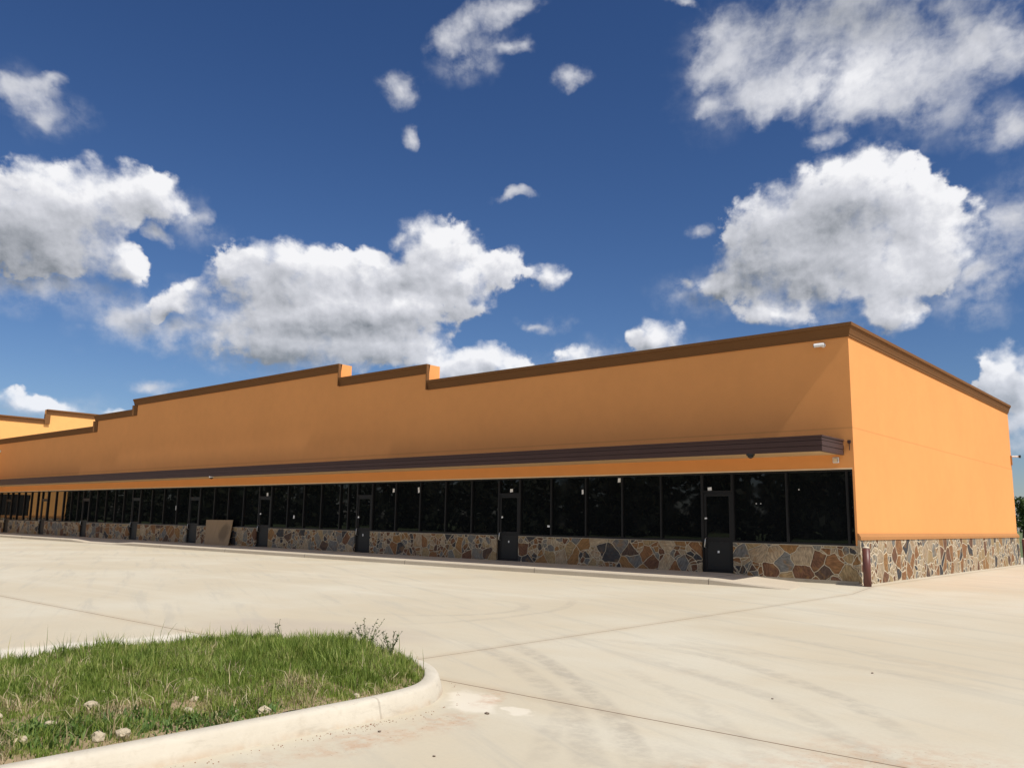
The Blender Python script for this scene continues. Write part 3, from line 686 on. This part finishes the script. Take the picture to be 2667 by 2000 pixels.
# ------------------------------------------------------------------ planting island
def catmull(p, n=5):
    out = []
    for i in range(len(p)-1):
        a, b_, c_, d_ = p[max(i-1, 0)], p[i], p[i+1], p[min(i+2, len(p)-1)]
        for k in range(n):
            t = k/n
            out.append(tuple(.5*((2*b_[q])+(-a[q]+c_[q])*t+(2*a[q]-5*b_[q]+4*c_[q]-d_[q])*t*t+(-a[q]+3*b_[q]-3*c_[q]+d_[q])*t**3) for q in (0, 1)))
    out.append(tuple(p[-1])); return out
ISL = [(2.30, -27), (2.31, -22), (2.32, -19.6), (2.31, -18.2), (2.29, -17.6), (2.19, -17.1), (1.96, -16.72), (1.6, -16.38), (1.15, -16.13), (.6, -15.99), (0, -15.97), (-.5, -16.05), (-1.0, -16.3), (-1.4, -16.7), (-1.65, -17.3), (-1.75, -18.2), (-1.79, -21), (-1.8, -27)]
path = catmull(ISL, 5)
kb = MB(); kb.sweep([(x, y, -.11) for (x, y) in path], [(0, -.05), (0, .0), (-.035, .12), (-.05, .14), (-.075, .15), (-.16, .15), (-.175, .14), (-.18, -.05)])
ko = kb.build('curb', M['kerb'], smooth=True); tag(ko, kind='structure')
inner = MB(); inner.sweep([(x, y, 0) for (x, y) in path], [(-.175, 0), (-.18, 0)], closed_prof=False, caps=False)
poly = np.array([inner.v[i*2][:2] for i in range(len(path))])
def inside(x, y, pg):
    r = np.zeros(len(x), bool); n = len(pg); j = n-1
    for i in range(n):
        xi, yi = pg[i]; xj, yj = pg[j]
        cnd = ((yi > y) != (yj > y)) & (x < (xj-xi)*(y-yi)/(yj-yi+1e-12)+xi); r ^= cnd; j = i
    return r
def edge_dist(x, y, pg):
    d = np.full(len(x), 9.)
    for i in range(len(pg)-1):
        a = pg[i]; v = pg[i+1]-a; L = (v**2).sum()+1e-12
        t = np.clip(((x-a[0])*v[0]+(y-a[1])*v[1])/L, 0, 1)
        d = np.minimum(d, np.hypot(x-a[0]-t*v[0], y-a[1]-t*v[1]))
    return d
def hsh(x, y, f, s):
    return .5+.25*(np.sin(x*f*1.7+s+1.3*np.sin(y*f*.9+s*2))+np.sin(y*f*1.9-s*1.7+1.1*np.sin(x*f*1.1-s)))
def soil_h(x, y):
    d = edge_dist(x, y, poly)
    return .015+.09*(1-np.exp(-d/.5))+.035*(hsh(x, y, 3., .5)-.5)+.02*(hsh(x, y, 9., 2.)-.5)
# soil sheet
gx, gy = np.meshgrid(np.arange(-2.45, 2.2, .06), np.arange(-26.9, -15.85, .06))
fx, fy = gx.ravel(), gy.ravel(); ins = inside(fx, fy, poly)
hz = soil_h(fx, fy); nxg = gx.shape[1]
vid = -np.ones(len(fx), int); vid[ins] = np.arange(ins.sum())
sv = [(float(a), float(b_), float(c_)) for a, b_, c_ in zip(fx[ins], fy[ins], hz[ins])]
sf = []
for i in range(gx.shape[0]-1):
    for j in range(nxg-1):
        q = [i*nxg+j, i*nxg+j+1, (i+1)*nxg+j+1, (i+1)*nxg+j]; w_ = [int(vid[k]) for k in q]
        if min(w_) >= 0: sf.append(tuple(w_))
sb = MB(); sb.v, sb.f = sv, sf
# rim strip joins the sheet to the kerb
nb = len(sb.v)
for (x, y) in poly: sb.v.append((x, y, .005))
cen = poly.mean(0)
sb2 = MB(); sb2.sweep([(x, y, 0) for (x, y) in path], [(-.176, .012), (-.32, .02)], closed_prof=False, caps=False)
k0 = len(sb.v); sb.v += sb2.v; sb.f += [tuple(k0+i for i in q) for q in sb2.f]
tag(sb.build('soil', M['soil'], smooth=True), kind='structure')

# grass: individual curved blades
def blades(n, name, material, region, hfun, wid=(.005, .009), lean=.35):
    n3 = n*3; x = rng.uniform(region[0], region[1], n3); y = rng.uniform(region[2], region[3], n3)
    # clump towards tuft centres
    tx = rng.uniform(region[0], region[1], 1500); ty = rng.uniform(region[2], region[3], 1500)
    cl = rng.random(n*3) < .55; ci = rng.integers(0, 1500, n*3)
    x = np.where(cl, tx[ci]+rng.normal(0, .05, n*3), x); y = np.where(cl, ty[ci]+rng.normal(0, .05, n*3), y)
    k = inside(x, y, poly); x, y = x[k], y[k]
    h, keep = hfun(x, y)
    keep &= rng.random(len(x)) < 1.0
    x, y, h = x[keep][:n], y[keep][:n], h[keep][:n]; n = len(x)
    z = soil_h(x, y)-.01
    a = rng.uniform(0, 2*np.pi, n); ln = np.abs(rng.normal(lean, lean*.6, n))*h
    wd = rng.uniform(*wid, n)*.5*(.7+.6*np.clip(h/.2, 0, 1.3)); b_ = a+np.pi/2+rng.normal(0, .5, n)
    cx, sx = np.cos(a), np.sin(a); px, py = np.cos(b_)*wd, np.sin(b_)*wd
    V = np.zeros((n, 5, 3), np.float32)
    V[:, 0] = np.stack([x-px, y-py, z], 1); V[:, 1] = np.stack([x+px, y+py, z], 1)
    mx, my, mz = x+cx*ln*.32, y+sx*ln*.32, z+h*.58
    V[:, 2] = np.stack([mx+px*.8, my+py*.8, mz], 1); V[:, 3] = np.stack([mx-px*.8, my-py*.8, mz], 1)
    V[:, 4] = np.stack([x+cx*ln, y+sx*ln, z+h*np.sqrt(np.clip(1-(ln/h)**2*.35, .2, 1))], 1)
    me = bpy.data.meshes.new(name); me.vertices.add(n*5); me.vertices.foreach_set('co', V.ravel())
    base = np.arange(n, dtype=np.int32)[:, None]*5
    loops = (base+np.array([[0, 1, 2, 3, 3, 2, 4]], np.int32)).ravel()
    me.loops.add(len(loops)); me.loops.foreach_set('vertex_index', loops)
    st = (np.arange(n, dtype=np.int32)[:, None]*7+np.array([[0, 4]], np.int32)).ravel()
    me.polygons.add(n*2); me.polygons.foreach_set('loop_start', st)
    me.update(calc_edges=True); me.validate(); me.materials.append(material)
    o = bpy.data.objects.new(name, me); COL.objects.link(o); return o
def hf(x, y):
    d = edge_dist(x, y, poly)
    bare = hsh(x, y, 2.3, 1.1)*.6+hsh(x, y, 6.1, 3.3)*.4
    near = np.clip((x+.2)/1.8, 0, 1)*np.clip((-17.2-y)/1.4, 0, 1)          # thinner, weedier towards the near kerb
    keep = rng.random(len(x)) < np.clip(1.2-1.15*np.clip((bare-.60)/.2, 0, 1)*(.30+.65*near), 0.12, 1)
    tall = np.clip(1-np.abs(x-.5)/2.0, 0, 1)*np.clip((y+19.5)/2.2, 0.1, 1)
    h = (.058+.060*tall+.042*hsh(x, y, 1.7, .2))*rng.lognormal(0, .28, len(x))
    h *= .55+.9*hsh(x, y, 7.3, 4.4)*hsh(x, y, 14.1, 1.9)+.25*hsh(x, y, 3.1, 5.2)
    h *= (1-.30*near)*(.55+.45*np.clip(d/.3, 0, 1))
    h = np.clip(h, .025, .24)
    keep &= rng.random(len(x)) < (.55+.45*np.clip(d/.12, 0, 1))
    return h, keep
tag(blades(125000, 'grass', M['grass'], (-2.4, 2.15, -21.6, -15.9), hf), kind='stuff')
def hf2(x, y):
    k = ((rng.random(len(x)) < np.where(x < -1.1, .9, .08))) & (y > -21)
    return np.clip(.15*rng.lognormal(0, .35, len(x)), .10, .36), k
tag(blades(900, 'tall_grass', M['grass'], (-2.38, 2.0, -21.0, -15.95), hf2, (.004, .006), .3), kind='stuff')

M['straw'] = leafy('dead_straw', [(0., (.30, .23, .12)), (.5, (.47, .38, .21)), (1., (.66, .57, .37))], .3)
def hf3(x, y):
    pt = hsh(x, y, 4.2, 2.7)*.55+hsh(x, y, 9.7, .6)*.45
    return np.clip(.085*rng.lognormal(0, .35, len(x)), .03, .2), rng.random(len(x)) < np.clip((pt-.52)/.16, .02, 1)*(y > -21)
tag(blades(9000, 'dead_grass', M['straw'], (-1.6, 2.12, -21.3, -16.1), hf3, (.004, .007), .85), kind='stuff')
def hf4(x, y):
    pt = np.maximum(np.exp(-((x-2.0)**2/.02+(y+19.1)**2/.35)), np.exp(-((x-1.75)**2/.06+(y+20.0)**2/.5)))
    return np.clip(.05*rng.lognormal(0, .3, len(x)), .02, .1), rng.random(len(x)) < np.clip(pt-.15, 0, 1)
M['clover'] = leafy('clover_leaves', [(0., (.06, .12, .025)), (.6, (.11, .19, .04)), (1., (.20, .27, .08))], .3)
tag(blades(2600, 'clover', M['clover'], (1.2, 2.14, -20.6, -18.4), hf4, (.014, .024), .7), kind='stuff')
# leafy weed with seed heads
def weed(x, y, h, n, seed, label, spread=.3):
    r_ = random.Random(seed); z0 = float(soil_h(np.array([x]), np.array([y]))[0])
    o = empty('weed', (x, y, z0), label, 'weed', 'tall weeds in the grass island')
    st, lf = MB(), MB()
    for k in range(n):
        a = r_.uniform(0, 6.28); L = h*r_.uniform(.6, 1.1); sp_ = r_.uniform(.2, 1)*spread
        pts = []
        for q in range(6):
            t = q/5; pts.append((x+math.cos(a)*sp_*t**1.3+r_.uniform(-.01, .01), y+math.sin(a)*sp_*t**1.3+r_.uniform(-.01, .01), z0+L*(t-.18*t*t)))
        st.tube(pts, [.0035-.0022*q/5 for q in range(6)], 5)
        for q in range(16):
            t = r_.uniform(.25, 1); i = min(4, int(t*5)); f_ = t*5-i
            p = Vector(pts[i]).lerp(Vector(pts[i+1]), f_)
            dr = Vector((r_.uniform(-1, 1), r_.uniform(-1, 1), r_.uniform(-.1, .9))).normalized(); sd_ = dr.cross(Vector((r_.uniform(-1, 1), r_.uniform(-1, 1), r_.uniform(-1, 1)))).normalized()
            l = r_.uniform(.014, .030); wv = l*.30
            lf.poly([p, p+dr*l*.5+sd_*wv, p+dr*l, p+dr*l*.5-sd_*wv])
    st.build('stem', M['weed'], o); lf.build('leaves', M['weed'], o)
weed(.42, -16.33, .40, 16, 1, 'airy tall weed with small leaves at the rounded tip of the grass island', .22)
weed(.92, -16.42, .33, 14, 2, 'second airy weed just right of the tallest one at the island tip', .24)
weed(.08, -16.36, .27, 10, 4, 'low sparse weed at the left side of the airy sprigs on the island tip', .26)
weed(-.62, -16.75, .40, 3, 3, 'single tall thin weed stalk rising above the middle of the grass', .06)

# rocks and pebbles
def rock(name, x, y, z, s, seed, m, label, cat, group, sub=2):
    bm = bmesh.new(); bmesh.ops.create_icosphere(bm, subdivisions=sub, radius=1)
    r_ = random.Random(seed); ph = [r_.uniform(0, 6.28) for _ in range(6)]
    for v in bm.verts:
        c_ = v.co; k = 1+.22*math.sin(c_.x*2.6+ph[0])+.18*math.sin(c_.y*3.1+ph[1]+c_.z)+.14*math.sin(c_.z*4.2+ph[2]+c_.x*2)+r_.uniform(-.06, .06)
        v.co = Vector((c_.x*k*s, c_.y*k*s*.75, c_.z*k*s*.55))
    me = bpy.data.meshes.new(name); bm.to_mesh(me); bm.free(); me.materials.append(m)
    o = bpy.data.objects.new(name, me); COL.objects.link(o); o.location = (x, y, z); o.rotation_euler = (0, 0, r_.uniform(0, 6))
    return tag(o, label, cat, group)
GR = 'pale limestone rocks in the grass island'
def sh(x, y): return float(soil_h(np.array([x]), np.array([y]))[0])
for i, (x, y, s, lb) in enumerate(((2.03, -18.62, .058, 'rounded yellowish limestone rock resting on the kerb edge of the grass'), (1.93, -18.78, .030, 'smaller flat stone beside the rounded rock on the kerb'), (2.02, -19.66, .060, 'pale pink flat rock half on the kerb near the left foreground'), (1.98, -19.80, .050, 'cream rock left of the pale pink one at the kerb'), (1.30, -19.55, .060, 'upright whitish rock among grass in the left foreground'), (2.03, -17.75, .034, 'small orange-cream stone at the kerb near the island tip'))):
    rock('rock', x, y, sh(x, y)+s*.35, s, 10+i, M['rock'], lb, 'rock', GR)
for i, (x, y, s) in enumerate(((1.62, -19.95, .045), (1.8, -19.08, .05), (.9, -18.6, .04), (.5, -18.5, .045), (1.83, -20.2, .05), (.2, -19.9, .045), (-.3, -19.6, .05), (1.1, -20.1, .04), (1.55, -18.9, .035), (.9, -19.3, .04), (-.7, -19.0, .04), (.4, -17.4, .03))):
    rock('rock', x, y, sh(x, y)+s*.30, s, 40+i, M['rock'], 'small pale limestone lump half hidden in the island grass', 'rock', GR)
GP = 'loose pebbles on the pavement'
for i, (x, y, s, lb) in enumerate(((2.77, -17.0, .022, 'brown pebble lying by the chalky splash on the pavement'), (2.61, -18.0, .016, 'tiny dark clod next to the red dirt along the kerb'), (3.38, -18.18, .013, 'tiny lone grey pebble on open pavement in front of the kerb'), (4.4, -12.6, .016, 'dark speck of stone on the pavement in front of the corner'), (4.2, -14.7, .014, 'small stone on the tyre marks in the right foreground'))):
    rock('pebble', x, y, gz(y)+s*.3, s, 70+i, M['pebble'], lb, 'pebble', GP, 1)
# red clay crumbs swept along the kerb
cb = MB(); r_ = random.Random(5)
for k in range(170):
    t = r_.random(); y = -20.2+t*4.0; x = 2.37+abs(r_.gauss(0, .07))
    if y > -17.3: x -= (y+17.3)**2*.75
    if r_.random() < .5: y = r_.gauss(-18.0, .35)
    s_ = r_.uniform(.002, .006); z = -.109
    cb.poly([(x-s_, y-s_*.6, z), (x+s_, y-s_*.5, z), (x, y, z+s_*1.1)]); cb.poly([(x+s_, y-s_*.5, z), (x+s_*.2, y+s_, z), (x, y, z+s_*1.1)]); cb.poly([(x+s_*.2, y+s_, z), (x-s_, y-s_*.6, z), (x, y, z+s_*1.1)])
M['clay'] = simple('red_clay', (.30, .15, .085), .95, 0., .4, 40)
tag(cb.build('clay_crumbs', M['clay']), kind='stuff')

# ------------------------------------------------------------------ trees
def crown_mesh(n, blobs, leaf, seed):
    g = np.random.default_rng(seed); V = []; 
    c = np.array([b_[:3] for b_ in blobs]); r = np.array([b_[3] for b_ in blobs])
    i = g.choice(len(blobs), n, p=r**2/(r**2).sum())
    d = g.normal(size=(n, 3)); d /= np.linalg.norm(d, axis=1)[:, None]
    p = c[i]+d*(r[i]*(.55+.5*g.random(n)))[:, None]*np.array([1, 1, .8])
    a = g.normal(size=(n, 3)); a /= np.linalg.norm(a, axis=1)[:, None]
    b_ = np.cross(a, g.normal(size=(n, 3))); b_ /= np.linalg.norm(b_, axis=1)[:, None]
    s = leaf*g.uniform(.6, 1.4, n)[:, None]
    Q = np.stack([p-a*s, p-b_*s*.5, p+a*s, p+b_*s*.5], 1).reshape(-1, 3)
    return Q, n
def quads(name, Q, n, material, parent=None):
    me = bpy.data.meshes.new(name); me.vertices.add(n*4); me.vertices.foreach_set('co', Q.astype(np.float32).ravel())
    me.loops.add(n*4); me.loops.foreach_set('vertex_index', np.arange(n*4, dtype=np.int32))
    me.polygons.add(n); me.polygons.foreach_set('loop_start', np.arange(n, dtype=np.int32)*4)
    me.update(calc_edges=True); me.materials.append(material)
    o = bpy.data.objects.new(name, me); COL.objects.link(o)
    if parent is not None: o.parent = parent
    return o
def tree(x, y, h, seed, label):
    r_ = random.Random(seed); o = empty('tree', (x, y, -.3), label, 'tree', 'trees beyond the far end of the side wall')
    bl = []
    for k in range(16):
        a = r_.uniform(0, 6.28); q = r_.uniform(0, 1); zz = h*r_.uniform(.28, .88)
        rr = h*.30*(1-abs(zz/h-.5))
        bl.append((math.cos(a)*rr*q**.5, math.sin(a)*rr*q**.5, zz, h*r_.uniform(.10, .17)))
    Q, n = crown_mesh(2600, bl, h*.028, seed); quads('crown', Q, n, M['leaf'], o)
    t = MB(); t.tube([(0, 0, 0), (.05, 0, h*.2), (0, .06, h*.45), (.04, 0, h*.7)], [h*.03, h*.022, h*.014, h*.006], 9)
    for b_ in bl[:6]: t.tube([(.03, .02, h*.3), tuple(q*.55+w_*.45 for q, w_ in zip(b_[:3], (0, 0, h*.35))), b_[:3]], [h*.011, h*.007, h*.003], 6)
    tr_ = t.build('trunk', M['bark']); tr_.parent = o
lbl = ['dark green tree whose crown shows lowest in the gap at the far right edge', 'bushy dark tree just left of the far right gap', 'rounded tree further right beyond the side wall', 'tall tree hidden mostly behind the side wall end', 'mid green tree at the far right beyond the lot']
for i, (x, y, h) in enumerate(((-17.2, 118, 7.4), (-24, 121, 7.0), (-9.5, 120, 6.8), (-31, 124, 8.0), (-1, 116, 6.2))): tree(x, y, h, 100+i, lbl[i])
# a wood across the road behind the viewer: seen only in the dark glass
bl = []
g = np.random.default_rng(3)
for k in range(420):
    x = g.uniform(-380, 60)
    if -247 < x < -228 or -206 < x < -200 or -168 < x < -164: continue
    hh = g.uniform(8.0, 12.5); y = -88+g.normal(0, 5)
    for zz in (.12, .32, .55, .8): bl.append((x+g.normal(0, 1), y, -0.3+hh*zz, hh*.24))
Q, n = crown_mesh(60000, bl, .8, 9); tag(quads('wood', Q, n, M['wood_leaf']), kind='stuff')
